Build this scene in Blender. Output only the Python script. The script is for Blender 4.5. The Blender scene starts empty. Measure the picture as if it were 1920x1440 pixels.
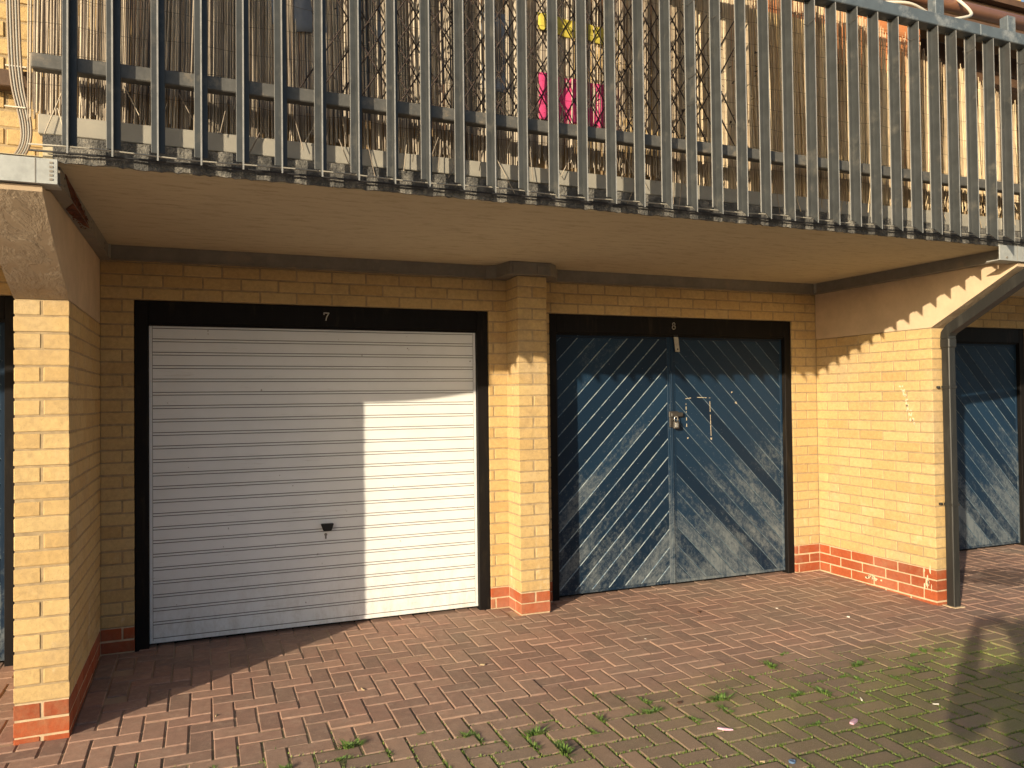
import bpy, math, random
from mathutils import Vector, Matrix
random.seed(7)
R = math.radians
scn = bpy.context.scene
COL = scn.collection

# ------------------------------------------------------------------ camera, light, exposure
cam_d = bpy.data.cameras.new("camera"); cam = bpy.data.objects.new("camera", cam_d); COL.objects.link(cam)
scn.camera = cam
cam_d.sensor_fit = 'HORIZONTAL'; cam_d.sensor_width = 36.0; cam_d.lens = 1451.6/1920*36.0
cam_d.clip_start = 0.02; cam_d.clip_end = 500
CAMP = Vector((.5682, -5.1446, 1.3282)); YAW, PIT, ROL = R(21.714), R(1.0878), R(-.665)
_F = Vector((math.sin(YAW)*math.cos(PIT), math.cos(YAW)*math.cos(PIT), math.sin(PIT)))
_R = Vector((math.cos(YAW), -math.sin(YAW), 0)); _U = _R.cross(_F)
_R2 = _R*math.cos(ROL)+_U*math.sin(ROL); _U2 = -_R*math.sin(ROL)+_U*math.cos(ROL)
cam.matrix_world = Matrix(((_R2.x,_U2.x,-_F.x,CAMP.x),(_R2.y,_U2.y,-_F.y,CAMP.y),(_R2.z,_U2.z,-_F.z,CAMP.z),(0,0,0,1)))

SUN = Vector((1.34, 1.0, -.415)).normalized()
world = bpy.data.worlds.new("World"); scn.world = world; world.use_nodes = True
wn = world.node_tree; wn.nodes.clear()
sky = wn.nodes.new('ShaderNodeTexSky'); sky.sky_type = 'NISHITA'; sky.sun_disc = False
sky.sun_elevation = math.asin(-SUN.z); sky.sun_rotation = math.atan2(-SUN.x, -SUN.y)
sky.air_density = 1.0; sky.dust_density = 2.0; sky.ozone_density = 1.0
bg = wn.nodes.new('ShaderNodeBackground'); bg.inputs[1].default_value = 0.118
wo = wn.nodes.new('ShaderNodeOutputWorld'); wn.links.new(sky.outputs[0], bg.inputs[0]); wn.links.new(bg.outputs[0], wo.inputs[0])
sl = bpy.data.lights.new("sun", 'SUN'); sl.energy = 4.7; sl.angle = R(0.55); sl.color = (1.0, .84, .60)
so = bpy.data.objects.new("sun", sl); COL.objects.link(so); so.rotation_euler = SUN.to_track_quat('-Z', 'Y').to_euler()
so.location = (-10, -8, 5)
scn.view_settings.view_transform = 'Standard'; scn.view_settings.look = 'None'
scn.view_settings.exposure = 0.56; scn.view_settings.gamma = 1.0

# ------------------------------------------------------------------ helpers
class MB:
    def __init__(s): s.v=[]; s.f=[]; s.m=[]; s.sm=[]
    def quad(s, pts, m=0):
        n=len(s.v); s.v += [tuple(p) for p in pts]; s.f.append(tuple(range(n,n+len(pts)))); s.m.append(m)
    def box(s, x0,x1,y0,y1,z0,z1,m=0,c=0.0,fn=None):
        """box; chamfer c on all edges; fn maps a point"""
        n=len(s.v)
        if c<=0:
            P=[(x,y,z) for x in (x0,x1) for y in (y0,y1) for z in (z0,z1)]
            F=[(0,1,3,2),(4,6,7,5),(0,4,5,1),(2,3,7,6),(0,2,6,4),(1,5,7,3)]
        else:
            P=[];F=[];idx={}
            X=(x0,x1);Y=(y0,y1);Z=(z0,z1)
            for i in (0,1):
                for j in (0,1):
                    for k in (0,1):
                        sx=c if i==0 else -c; sy=c if j==0 else -c; sz=c if k==0 else -c
                        idx[i,j,k,0]=len(P); P.append((X[i],Y[j]+sy,Z[k]+sz))
                        idx[i,j,k,1]=len(P); P.append((X[i]+sx,Y[j],Z[k]+sz))
                        idx[i,j,k,2]=len(P); P.append((X[i]+sx,Y[j]+sy,Z[k]))
            for i in (0,1):
                F.append([idx[i,0,0,0],idx[i,0,1,0],idx[i,1,1,0],idx[i,1,0,0]])
                F.append([idx[0,i,0,1],idx[0,i,1,1],idx[1,i,1,1],idx[1,i,0,1]])
                F.append([idx[0,0,i,2],idx[0,1,i,2],idx[1,1,i,2],idx[1,0,i,2]])
                for j in (0,1):
                    F.append([idx[i,j,0,0],idx[i,j,1,0],idx[i,j,1,1],idx[i,j,0,1]])
                    F.append([idx[i,0,j,0],idx[i,1,j,0],idx[i,1,j,2],idx[i,0,j,2]])
                    F.append([idx[0,i,j,1],idx[1,i,j,1],idx[1,i,j,2],idx[0,i,j,2]])
                    for k in (0,1): F.append([idx[i,j,k,0],idx[i,j,k,1],idx[i,j,k,2]])
            C=Vector(((x0+x1)/2,(y0+y1)/2,(z0+z1)/2))
            for q,f in enumerate(F):
                a,b,d=[Vector(P[t]) for t in f[:3]]; nn=(b-a).cross(d-b)
                if nn.dot((a+d)/2-C)<0: F[q]=f[::-1]
        if fn: P=[tuple(fn(*p)) for p in P]
        s.v+=P; s.f+=[tuple(n+t for t in f) for f in F]; s.m+=[m]*len(F)
    def prism(s, poly, axis, a, b, m=0):
        """poly: 2D points in the two remaining axes (order xyz), extruded along axis a..b"""
        n=len(s.v); k=len(poly)
        def P(p,t):
            return (t,p[0],p[1]) if axis=='x' else (p[0],t,p[1]) if axis=='y' else (p[0],p[1],t)
        s.v+=[P(p,a) for p in poly]+[P(p,b) for p in poly]
        s.f.append(tuple(range(n,n+k))); s.f.append(tuple(range(n+2*k-1,n+k-1,-1))); s.m+=[m,m]
        for i in range(k):
            j=(i+1)%k; s.f.append((n+i,n+k+i,n+k+j,n+j)); s.m.append(m)
    def tube(s, pts, r, seg=8, m=0, cap=True):
        pts=[Vector(p) for p in pts]; n0=len(s.v); rs=r if isinstance(r,(list,tuple)) else [r]*len(pts)
        up=None
        for i,p in enumerate(pts):
            d=(pts[min(i+1,len(pts)-1)]-pts[max(i-1,0)]).normalized()
            if up is None:
                up=Vector((1,0,0)) if abs(d.x)<.8 else Vector((0,1,0))
            a=(up-d*up.dot(d)).normalized(); up=a; b=d.cross(a)
            for k in range(seg):
                t=2*math.pi*k/seg; s.v.append(tuple(p+(a*math.cos(t)+b*math.sin(t))*rs[i]))
        for i in range(len(pts)-1):
            for k in range(seg):
                k2=(k+1)%seg
                s.f.append((n0+i*seg+k,n0+i*seg+k2,n0+(i+1)*seg+k2,n0+(i+1)*seg+k)); s.m.append(m)
        if cap:
            s.f.append(tuple(n0+k for k in range(seg))[::-1]); s.f.append(tuple(n0+(len(pts)-1)*seg+k for k in range(seg))); s.m+=[m,m]
    def build(s, name, mats, parent=None, smooth=False, recalc=True, **tags):
        me=bpy.data.meshes.new(name); me.from_pydata(s.v,[],s.f)
        if not isinstance(mats,(list,tuple)): mats=[mats]
        for mt in mats: me.materials.append(mt)
        me.polygons.foreach_set('material_index', s.m)
        me.update()
        if recalc:
            import bmesh
            bm=bmesh.new(); bm.from_mesh(me); bmesh.ops.recalc_face_normals(bm,faces=bm.faces); bm.to_mesh(me); bm.free()
        if smooth: me.polygons.foreach_set('use_smooth',[True]*len(me.polygons))
        o=bpy.data.objects.new(name,me); COL.objects.link(o)
        if parent: o.parent=parent; o.matrix_parent_inverse=parent.matrix_world.inverted() if False else Matrix.Translation(-parent_loc(parent))
        for k,v in tags.items(): o[k]=v
        return o
def parent_loc(p):
    return Vector(p.location)
def empty(name, loc, label, category, group=None):
    o=bpy.data.objects.new(name,None); COL.objects.link(o); o.location=loc; o.empty_display_size=.1
    o['label']=label; o['category']=category
    if group: o['group']=group
    return o

# ------------------------------------------------------------------ materials
def mat(name): 
    m=bpy.data.materials.new(name); m.use_nodes=True; nt=m.node_tree
    return m, nt, nt.nodes['Principled BSDF']
def N(nt,t,**kw):
    n=nt.nodes.new(t)
    for k,v in kw.items():
        if k.startswith('i_'):
            key=k[2:].replace('_',' ')
            n.inputs[int(key) if key.isdigit() else key].default_value=v
        else: setattr(n,k,v)
    return n
def noise(nt, scale, detail=4, rough=.55, vec=None, stretch=None):
    n=N(nt,'ShaderNodeTexNoise',i_Scale=scale,i_Detail=detail,i_Roughness=rough)
    g=N(nt,'ShaderNodeNewGeometry') if vec is None else None
    src=g.outputs['Position'] if vec is None else vec
    if stretch:
        mp=N(nt,'ShaderNodeVectorMath',operation='MULTIPLY'); mp.inputs[1].default_value=stretch
        nt.links.new(src,mp.inputs[0]); src=mp.outputs[0]
    nt.links.new(src,n.inputs['Vector']); return n.outputs['Fac']
def ramp(nt,f,a,b,ca=(0,0,0,1),cb=(1,1,1,1)):
    r=N(nt,'ShaderNodeValToRGB'); r.color_ramp.elements[0].position=a; r.color_ramp.elements[1].position=b
    r.color_ramp.elements[0].color=ca; r.color_ramp.elements[1].color=cb
    nt.links.new(f,r.inputs[0]); return r.outputs[0]
def mix(nt,f,a,b,blend='MIX'):
    n=N(nt,'ShaderNodeMix',data_type='RGBA',blend_type=blend)
    for s,v in ((0,f),(6,a),(7,b)):
        if isinstance(v,(int,float)): n.inputs[s].default_value=v
        elif isinstance(v,tuple): n.inputs[s].default_value=v if len(v)==4 else v+(1,)
        else: nt.links.new(v,n.inputs[s])
    return n.outputs[2]
def math_(nt,op,a,b=0.0,clamp=False):
    n=N(nt,'ShaderNodeMath',operation=op,use_clamp=clamp)
    for s,v in ((0,a),(1,b)):
        if isinstance(v,(int,float)): n.inputs[s].default_value=v
        else: nt.links.new(v,n.inputs[s])
    return n.outputs[0]
def bump(nt,bs,h,strength=.5,dist=.002):
    b=N(nt,'ShaderNodeBump',i_Strength=strength,i_Distance=dist); nt.links.new(h,b.inputs['Height']); nt.links.new(b.outputs[0],bs.inputs['Normal'])
def island(nt): return N(nt,'ShaderNodeNewGeometry').outputs['Random Per Island']
def pos(nt):
    s=N(nt,'ShaderNodeSeparateXYZ'); nt.links.new(N(nt,'ShaderNodeNewGeometry').outputs['Position'],s.inputs[0]); return s.outputs

def brick_mat(name, c1, c2, c3, speck=.5, stain=(.40,.34,.27), eff=False):
    m,nt,bs=mat(name)
    ri=island(nt)
    r=N(nt,'ShaderNodeValToRGB'); r.color_ramp.elements[0].color=c1+(1,); r.color_ramp.elements[1].color=c3+(1,)
    e=r.color_ramp.elements.new(.55); e.color=c2+(1,)
    nt.links.new(ri,r.inputs[0])
    big=noise(nt,2.2,5,.6); c=mix(nt,ramp(nt,big,.52,.72),r.outputs[0],stain)
    c=mix(nt,math_(nt,'MULTIPLY',ramp(nt,big,.52,.75),.35),r.outputs[0],stain)
    sp=noise(nt,230,2,.6); c=mix(nt,math_(nt,'MULTIPLY',ramp(nt,sp,.66,.72),speck),c,(.16,.10,.05))
    gr=noise(nt,6,6,.75); c=mix(nt,math_(nt,'MULTIPLY',ramp(nt,gr,.50,.70),.42),c,(.33,.235,.13))
    if eff:
        z=N(nt,'ShaderNodeMapRange'); nt.links.new(pos(nt)[2],z.inputs[0]); z.inputs[1].default_value=.55; z.inputs[2].default_value=.05; z.inputs[3].default_value=.12; z.inputs[4].default_value=.75
        ef=noise(nt,7,6,.75,stretch=(1,1,.45)); c=mix(nt,math_(nt,'MULTIPLY',ramp(nt,ef,.56,.74),z.outputs[0]),c,(.72,.66,.52))
    md=noise(nt,38,5,.7); c=mix(nt,1.0,c,ramp(nt,md,.25,.75,(.80,.80,.80,1),(1.12,1.12,1.12,1)),'MULTIPLY')
    nt.links.new(c,bs.inputs['Base Color']); bs.inputs['Roughness'].default_value=.88
    h=math_(nt,'ADD',md,math_(nt,'MULTIPLY',sp,.35)); bump(nt,bs,h,.75,.004)
    return m
M={}
M['yellow_brick']=brick_mat('yellow_brick',(.545,.375,.165),(.585,.42,.195),(.505,.335,.14),eff=True)
M['red_brick']=brick_mat('red_brick',(.34,.072,.022),(.39,.088,.027),(.27,.058,.021),.3,(.45,.3,.22))
def simple(name,col,rough=.6,var=.12,scale=12,bscale=120,bstr=.2,bdist=.001,metal=0.0,col2=None,thr=(.5,.65),stretch=None,spec=.5):
    m,nt,bs=mat(name)
    n=noise(nt,scale,6,.65,stretch=stretch)
    c=mix(nt,1.0,col,ramp(nt,n,.25,.75,(1-var,)*3+(1,),(1+var,)*3+(1,)),'MULTIPLY')
    if col2:
        n2=noise(nt,scale*.6,8,.7,stretch=stretch); c=mix(nt,ramp(nt,n2,*thr),c,col2)
    nt.links.new(c,bs.inputs['Base Color']); bs.inputs['Roughness'].default_value=rough; bs.inputs['Metallic'].default_value=metal
    bs.inputs['Specular IOR Level'].default_value=spec
    bump(nt,bs,noise(nt,bscale,4,.6,stretch=stretch),bstr,bdist)
    return m
M['mortar']=simple('mortar',(.36,.27,.155),.95,.3,25,300,.6,.002)
M['mortar_pale']=simple('mortar_pale',(.55,.42,.27),.95,.25,25,300,.6,.002)
M['render']=simple('corbel_render',(.56,.43,.29),.9,.14,6,160,.3,.002,col2=(.47,.35,.24),thr=(.5,.8))
# trowelled render with ragged drips
def trowel():
    m,nt,bs=mat('trowelled_render')
    n=noise(nt,9,6,.7); c=mix(nt,ramp(nt,n,.35,.75),(.46,.36,.25),(.36,.27,.18))
    nt.links.new(c,bs.inputs['Base Color']); bs.inputs['Roughness'].default_value=.8
    w=N(nt,'ShaderNodeTexNoise',i_Scale=7.0,i_Detail=9.0,i_Roughness=.66,i_Distortion=.35)
    v=N(nt,'ShaderNodeVectorMath',operation='MULTIPLY'); v.inputs[1].default_value=(1.1,.8,.9)
    nt.links.new(N(nt,'ShaderNodeNewGeometry').outputs['Position'],v.inputs[0]); nt.links.new(v.outputs[0],w.inputs['Vector'])
    bump(nt,bs,ramp(nt,w.outputs['Fac'],.45,.62),.6,.025); return m
M['trowel']=trowel()
def soffit():
    m,nt,bs=mat('board_marked_concrete')
    g=noise(nt,8,10,.8,stretch=(.7,2.8,1)); f=noise(nt,1.4,6,.7)
    c=mix(nt,ramp(nt,g,.50,.68),(.53,.465,.325),(.31,.25,.155))
    c=mix(nt,math_(nt,'MULTIPLY',ramp(nt,f,.4,.7),.35),c,(.44,.37,.24))
    sp=noise(nt,60,3,.6); c=mix(nt,math_(nt,'MULTIPLY',ramp(nt,sp,.72,.76),.6),c,(.2,.13,.08))
    nt.links.new(c,bs.inputs['Base Color']); bs.inputs['Roughness'].default_value=.85; bump(nt,bs,g,.15,.003); return m
M['soffit']=soffit()
M['slab_edge']=simple('bitumen_painted_concrete',(.085,.082,.076),.9,.35,18,90,1.0,.012,col2=(.24,.225,.195),thr=(.46,.62))
M['trim']=simple('white_trim',(.31,.29,.245),.7,.12,8,200,.3,.001,col2=(.40,.36,.28),thr=(.55,.75))
M['steel']=simple('grey_steel_channel',(.20,.185,.16),.6,.2,10,150,.25,.001,col2=(.28,.23,.17),thr=(.55,.75))
M['galv']=simple('galvanised_steel',(.37,.385,.375),.55,.2,22,260,.2,.0008,metal=.25)
M['paint_grey']=simple('fence_grey_paint',(.044,.048,.050),.40,.3,11,240,.35,.0008,col2=(.10,.097,.088),thr=(.56,.70),spec=.4)
M['bar_highlight']=simple('painted_bar_highlight',(.26,.26,.25),.4,.25,30,200,.3,.001)  # lighter colour paints lit edges onto the fence bars
M['rail']=simple('rail_grey_paint',(.078,.077,.072),.6,.35,22,240,.3,.0008,col2=(.19,.16,.12),thr=(.55,.7))
M['top_rail']=simple('top_rail_blue_grey',(.085,.108,.128),.55,.2,14,200,.3,.0008,col2=(.26,.28,.29),thr=(.52,.7))
M['pipe']=simple('downpipe_grey',(.022,.022,.021),.42,.12,9,200,.25,.0008,col2=(.05,.049,.045),thr=(.5,.75),stretch=(3,3,.4))
M['black']=simple('black_frame_paint',(.008,.007,.007),.6,.3,12,90,.4,.001,col2=(.035,.027,.018),thr=(.55,.8),stretch=(2,2,.35),spec=.15)
M['black_plastic']=simple('black_plastic',(.008,.008,.008),.35,.1)
M['rubber']=simple('black_cable',(.02,.02,.022),.6,.1)
M['cable']=simple('tan_cable',(.25,.20,.15),.5,.1)
M['grey_cable']=simple('grey_cable',(.27,.26,.23),.5,.1)
M['white_cable']=simple('white_cable',(.72,.66,.54),.5,.05)
M['number_paint']=simple('number_paint',(.50,.47,.42),.6,.1)
M['zinc']=simple('zinc_plate',(.36,.34,.29),.5,.15,40)
M['lock_dark']=simple('hasp_dark',(.045,.04,.035),.5,.3,60)
M['chrome']=simple('lock_steel',(.75,.73,.68),.25,.1,metal=.8)
M['residue']=simple('glue_residue',(.50,.43,.32),.8,.3,80)
M['rust']=simple('flaking_rust',(.23,.065,.03),.95,.6,60,140,1.0,.02,col2=(.07,.03,.02),thr=(.45,.6))
M['rustrim']=simple('peeling_paint',(.50,.42,.34),.8,.2,60)
M['wood']=simple('orange_timber',(.50,.19,.065),.7,.25,9,120,.4,.002,stretch=(.5,1,6))
M['ply']=simple('ochre_plywood',(.60,.43,.20),.75,.2,7,120,.4,.002,stretch=(.4,1,5))
M['brown_beam']=simple('brown_timber',(.10,.055,.03),.7,.3,9,120,.4,.002)
M['brown_pipe']=simple('brown_pipe',(.22,.10,.055),.4,.1)
M['pink']=simple('pink_cloth',(.50,.04,.15),.8,.25,20)
M['yellow']=simple('yellow_cloth',(.56,.46,.07),.8,.25,20)
M['pale_cloth']=simple('pale_blue_sheet',(.19,.22,.275),.8,.3,5)
M['net']=simple('dark_netting',(.05,.035,.03),.9,.2)
M['cloud_white']=simple('litter_white',(.7,.66,.6),.8,.1)
M['litter_pink']=simple('litter_pink',(.65,.40,.50),.8,.1)
M['litter_blue']=simple('litter_blue',(.12,.20,.34),.6,.1)
M['twig']=simple('twig',(.42,.33,.2),.9,.2)
M['leaf']=simple('dead_leaf',(.10,.05,.03),.9,.3,60)
M['chalk']=simple('chalk',(.66,.54,.38),.9,.15,60)
M['board']=simple('weathered_board',(.30,.20,.10),.85,.25,9,120,.4,.002,stretch=(.5,1,5))
M['deck']=simple('deck_concrete',(.25,.22,.18),.9)

def white_door():
    m,nt,bs=mat('white_steel_door')
    n=noise(nt,3,6,.6); c=mix(nt,ramp(nt,n,.4,.8),(.80,.815,.82),(.72,.735,.735))
    st=noise(nt,14,7,.75,stretch=(.25,1,3)); c=mix(nt,math_(nt,'MULTIPLY',ramp(nt,st,.60,.76),.45),c,(.36,.33,.28))
    zb=N(nt,'ShaderNodeMapRange'); nt.links.new(pos(nt)[2],zb.inputs[0]); zb.inputs[1].default_value=.35; zb.inputs[2].default_value=-.12; zb.inputs[4].default_value=.55
    c=mix(nt,math_(nt,'MULTIPLY',ramp(nt,noise(nt,11,7,.8,stretch=(1,1,.5)),.45,.7),zb.outputs[0]),c,(.42,.38,.32))
    sp=noise(nt,26,2,.5); c=mix(nt,math_(nt,'MULTIPLY',ramp(nt,sp,.755,.77),.7),c,(.22,.19,.16))
    nt.links.new(c,bs.inputs['Base Color']); bs.inputs['Roughness'].default_value=.45; bs.inputs['Specular IOR Level'].default_value=.35
    bump(nt,bs,noise(nt,3,3,.5),.25,.006); return m
M['white_door']=white_door()
M['groove']=simple('dark_groove',(.20,.19,.175),.8,.2)  # dark colour for the door grooves and stile joints
def blue_door():
    m,nt,bs=mat('faded_blue_paint')
    P=pos(nt); ri=island(nt)
    base=mix(nt,ri,(.0045,.016,.036),(.011,.034,.070))
    ax=math_(nt,'MINIMUM',math_(nt,'ABSOLUTE',math_(nt,'SUBTRACT',P[0],3.985)),math_(nt,'ABSOLUTE',math_(nt,'SUBTRACT',P[0],6.845)))
    cv=N(nt,'ShaderNodeCombineXYZ'); nt.links.new(math_(nt,'SUBTRACT',P[2],ax),cv.inputs[0]); nt.links.new(math_(nt,'MULTIPLY',math_(nt,'ADD',P[2],ax),5.0),cv.inputs[2]); nt.links.new(math_(nt,'MULTIPLY',P[0],.35),cv.inputs[1])
    f1=math_(nt,'ADD',math_(nt,'MULTIPLY',noise(nt,1.3,4,.6),.40),math_(nt,'MULTIPLY',noise(nt,1.7,10,.78,vec=cv.outputs[0]),.60)); f2=noise(nt,34,10,.9,stretch=(1,1,.75))
    # weathered bloom, strongest across the lower boards
    h=N(nt,'ShaderNodeMapRange'); nt.links.new(P[2],h.inputs[0]); h.inputs[1].default_value=1.15; h.inputs[2].default_value=.2; h.inputs[3].default_value=-.13; h.inputs[4].default_value=.09
    a=math_(nt,'ADD',f1,h.outputs[0]); a=math_(nt,'ADD',a,math_(nt,'MULTIPLY',math_(nt,'SUBTRACT',ri,.5),.15)); a=math_(nt,'ADD',a,math_(nt,'MULTIPLY',math_(nt,'SUBTRACT',f2,.5),.8))
    c=mix(nt,ramp(nt,a,.49,.69,(0,0,0,1),(.82,.82,.82,1)),base,(.175,.20,.21))
    st=noise(nt,30,6,.7,stretch=(1.5,1,.12)); lo=N(nt,'ShaderNodeMapRange'); nt.links.new(P[2],lo.inputs[0]); lo.inputs[1].default_value=.5; lo.inputs[2].default_value=-.1; lo.inputs[3].default_value=0; lo.inputs[4].default_value=.8
    c=mix(nt,math_(nt,'MULTIPLY',ramp(nt,st,.52,.66),lo.outputs[0]),c,(.03,.05,.075))
    sc=noise(nt,75,3,.6); c=mix(nt,math_(nt,'MULTIPLY',ramp(nt,sc,.70,.74),.5),c,(.35,.36,.36))
    nt.links.new(c,bs.inputs['Base Color']); bs.inputs['Roughness'].default_value=.5; bs.inputs['Specular IOR Level'].default_value=.22
    bump(nt,bs,f2,.35,.0015); return m
M['blue']=blue_door()
M['blue_edge']=simple('board_edge_highlight',(.26,.31,.33),.5,.3,30,200,.3,.001,col2=(.07,.13,.2),thr=(.45,.6))  # pale colour paints the sunlit groove faces of the left leaves
M['blue_edge_dull']=simple('board_edge_highlight_dull',(.15,.19,.22),.55,.3,30,200,.3,.001,col2=(.04,.08,.13),thr=(.4,.6))  # dimmer painted highlight for the grooves of the right leaves
def reed():
    m,nt,bs=mat('dry_reed')
    ri=island(nt); r=N(nt,'ShaderNodeValToRGB'); r.color_ramp.elements[0].color=(.34,.25,.16,1); r.color_ramp.elements[1].color=(.80,.64,.40,1)
    e=r.color_ramp.elements.new(.4); e.color=(.56,.42,.26,1); e=r.color_ramp.elements.new(.7); e.color=(.70,.55,.34,1)
    nt.links.new(ri,r.inputs[0]); n=noise(nt,40,3,.6,stretch=(1,1,.3))
    wx=N(nt,'ShaderNodeMapRange'); nt.links.new(math_(nt,'ADD',pos(nt)[0],noise(nt,2.5,3,.6)),wx.inputs[0]); wx.inputs[1].default_value=4.2; wx.inputs[2].default_value=2.9; wx.inputs[4].default_value=.8
    gr=mix(nt,ri,(.15,.125,.11),(.62,.55,.45))
    c=mix(nt,1.0,mix(nt,wx.outputs[0],r.outputs[0],gr),ramp(nt,n,.3,.7,(.7,.7,.7,1),(1.1,1.1,1.1,1)),'MULTIPLY')
    nt.links.new(c,bs.inputs['Base Color']); bs.inputs['Roughness'].default_value=.7; return m
M['reed']=reed()
def paver():
    m,nt,bs=mat('paver_clay')
    P=pos(nt); ri=island(nt)
    r=N(nt,'ShaderNodeValToRGB'); r.color_ramp.elements[0].color=(.235,.145,.112,1); r.color_ramp.elements[1].color=(.37,.225,.165,1)
    e=r.color_ramp.elements.new(.5); e.color=(.305,.178,.135,1); nt.links.new(ri,r.inputs[0])
    n=noise(nt,1.3,6,.6); sp=noise(nt,160,3,.7); sp2=noise(nt,330,2,.5)
    c=mix(nt,math_(nt,'MULTIPLY',ramp(nt,n,.45,.66),.6),r.outputs[0],(.25,.195,.15))
    c=mix(nt,math_(nt,'MULTIPLY',ramp(nt,noise(nt,8,7,.75),.55,.68),.35),c,(.17,.115,.085))
    c=mix(nt,math_(nt,'MULTIPLY',ramp(nt,noise(nt,18,8,.8),.52,.66),.35),c,(.48,.36,.28))
    c=mix(nt,1.0,c,ramp(nt,noise(nt,24,6,.7),.3,.7,(.82,.82,.82,1),(1.15,1.15,1.15,1)),'MULTIPLY')
    # weathered, rougher and greener outside the drip line of the balcony
    w=N(nt,'ShaderNodeMapRange'); nt.links.new(math_(nt,'ADD',P[1],math_(nt,'MULTIPLY',math_(nt,'SUBTRACT',n,.5),1.4)),w.inputs[0])
    w.inputs[1].default_value=-1.45; w.inputs[2].default_value=-2.05
    wx=N(nt,'ShaderNodeMapRange'); nt.links.new(P[0],wx.inputs[0]); wx.inputs[1].default_value=-.5; wx.inputs[2].default_value=3.2; wx.inputs[3].default_value=.25
    wf=math_(nt,'MULTIPLY',w.outputs[0],wx.outputs[0])
    c=mix(nt,math_(nt,'MULTIPLY',wf,.80),c,mix(nt,ri,(.17,.135,.085),(.27,.19,.125)))
    g=noise(nt,3.1,6,.7); wg=N(nt,'ShaderNodeMapRange'); nt.links.new(P[0],wg.inputs[0]); wg.inputs[1].default_value=2.2; wg.inputs[2].default_value=4.2
    c=mix(nt,math_(nt,'MULTIPLY',math_(nt,'MULTIPLY',ramp(nt,g,.38,.60),wg.outputs[0]),math_(nt,'MULTIPLY',wf,.62)),c,(.21,.22,.05))
    lt=ramp(nt,sp2,.56,.66); c=mix(nt,math_(nt,'MULTIPLY',lt,math_(nt,'ADD',.12,math_(nt,'MULTIPLY',wf,.42))),c,(.46,.36,.27))
    dk=ramp(nt,sp,.56,.7); c=mix(nt,math_(nt,'MULTIPLY',dk,.35),c,(.08,.05,.035))
    # damp patches beside the downpipe
    dx=math_(nt,'MULTIPLY',math_(nt,'SUBTRACT',P[0],6.55),.75); dy=math_(nt,'MULTIPLY',math_(nt,'ADD',P[1],.75),1.5)
    d2=math_(nt,'SQRT',math_(nt,'ADD',math_(nt,'MULTIPLY',dx,dx),math_(nt,'MULTIPLY',dy,dy)))
    dn=math_(nt,'ADD',d2,math_(nt,'MULTIPLY',math_(nt,'SUBTRACT',noise(nt,5,5,.7),.5),1.6))
    damp=ramp(nt,dn,.30,.36,(1,1,1,1),(0,0,0,1)); c=mix(nt,math_(nt,'MULTIPLY',damp,.7),c,(.06,.028,.02))
    nt.links.new(c,bs.inputs['Base Color']); bs.inputs['Roughness'].default_value=.9
    hh=math_(nt,'ADD',math_(nt,'MULTIPLY',sp,math_(nt,'ADD',.25,wf)),math_(nt,'MULTIPLY',noise(nt,24,6,.7),.8))
    bump(nt,bs,hh,.6,.0035); return m
M['paver']=paver()
def joint():
    m,nt,bs=mat('joint_sand')
    P=pos(nt); n=noise(nt,5,6,.7)
    w=N(nt,'ShaderNodeMapRange'); nt.links.new(math_(nt,'ADD',P[1],math_(nt,'MULTIPLY',math_(nt,'SUBTRACT',n,.5),1.6)),w.inputs[0]); w.inputs[1].default_value=-1.25; w.inputs[2].default_value=-1.9
    c=mix(nt,w.outputs[0],(.36,.26,.18),mix(nt,ramp(nt,noise(nt,30,4,.6),.4,.6),(.05,.065,.018),(.11,.10,.05)))
    nt.links.new(c,bs.inputs['Base Color']); bs.inputs['Roughness'].default_value=1; bump(nt,bs,noise(nt,120,4,.7),.8,.004); return m
M['joint']=joint()
def grassm(name,a,b):
    m,nt,bs=mat(name); c=mix(nt,island(nt),a,b); nt.links.new(c,bs.inputs['Base Color']); bs.inputs['Roughness'].default_value=.6
    bs.inputs['Transmission Weight'].default_value=0; return m
M['grass']=grassm('grass_blade',(.06,.13,.022),(.15,.23,.05))
M['moss']=grassm('moss_leaf',(.07,.13,.02),(.20,.26,.05))
M['far_ground']=simple('court_paving',(.40,.33,.27),.9,.2,3)
M['skin']=simple('skin',(.5,.32,.24),.6,.05); M['coat']=simple('dark_coat',(.04,.045,.06),.9,.1); M['hair']=simple('hair',(.05,.03,.02),.7,.1)

# ------------------------------------------------------------------ dimensions
W=5.396; D=1.1245; T=.218; CB=.075; ZB=1.8; ZL=1.95; ZC0=2.18; ZS=2.265; YS=-1.755
def zg(y): return -.150+.020*min(y,0.0)

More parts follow.
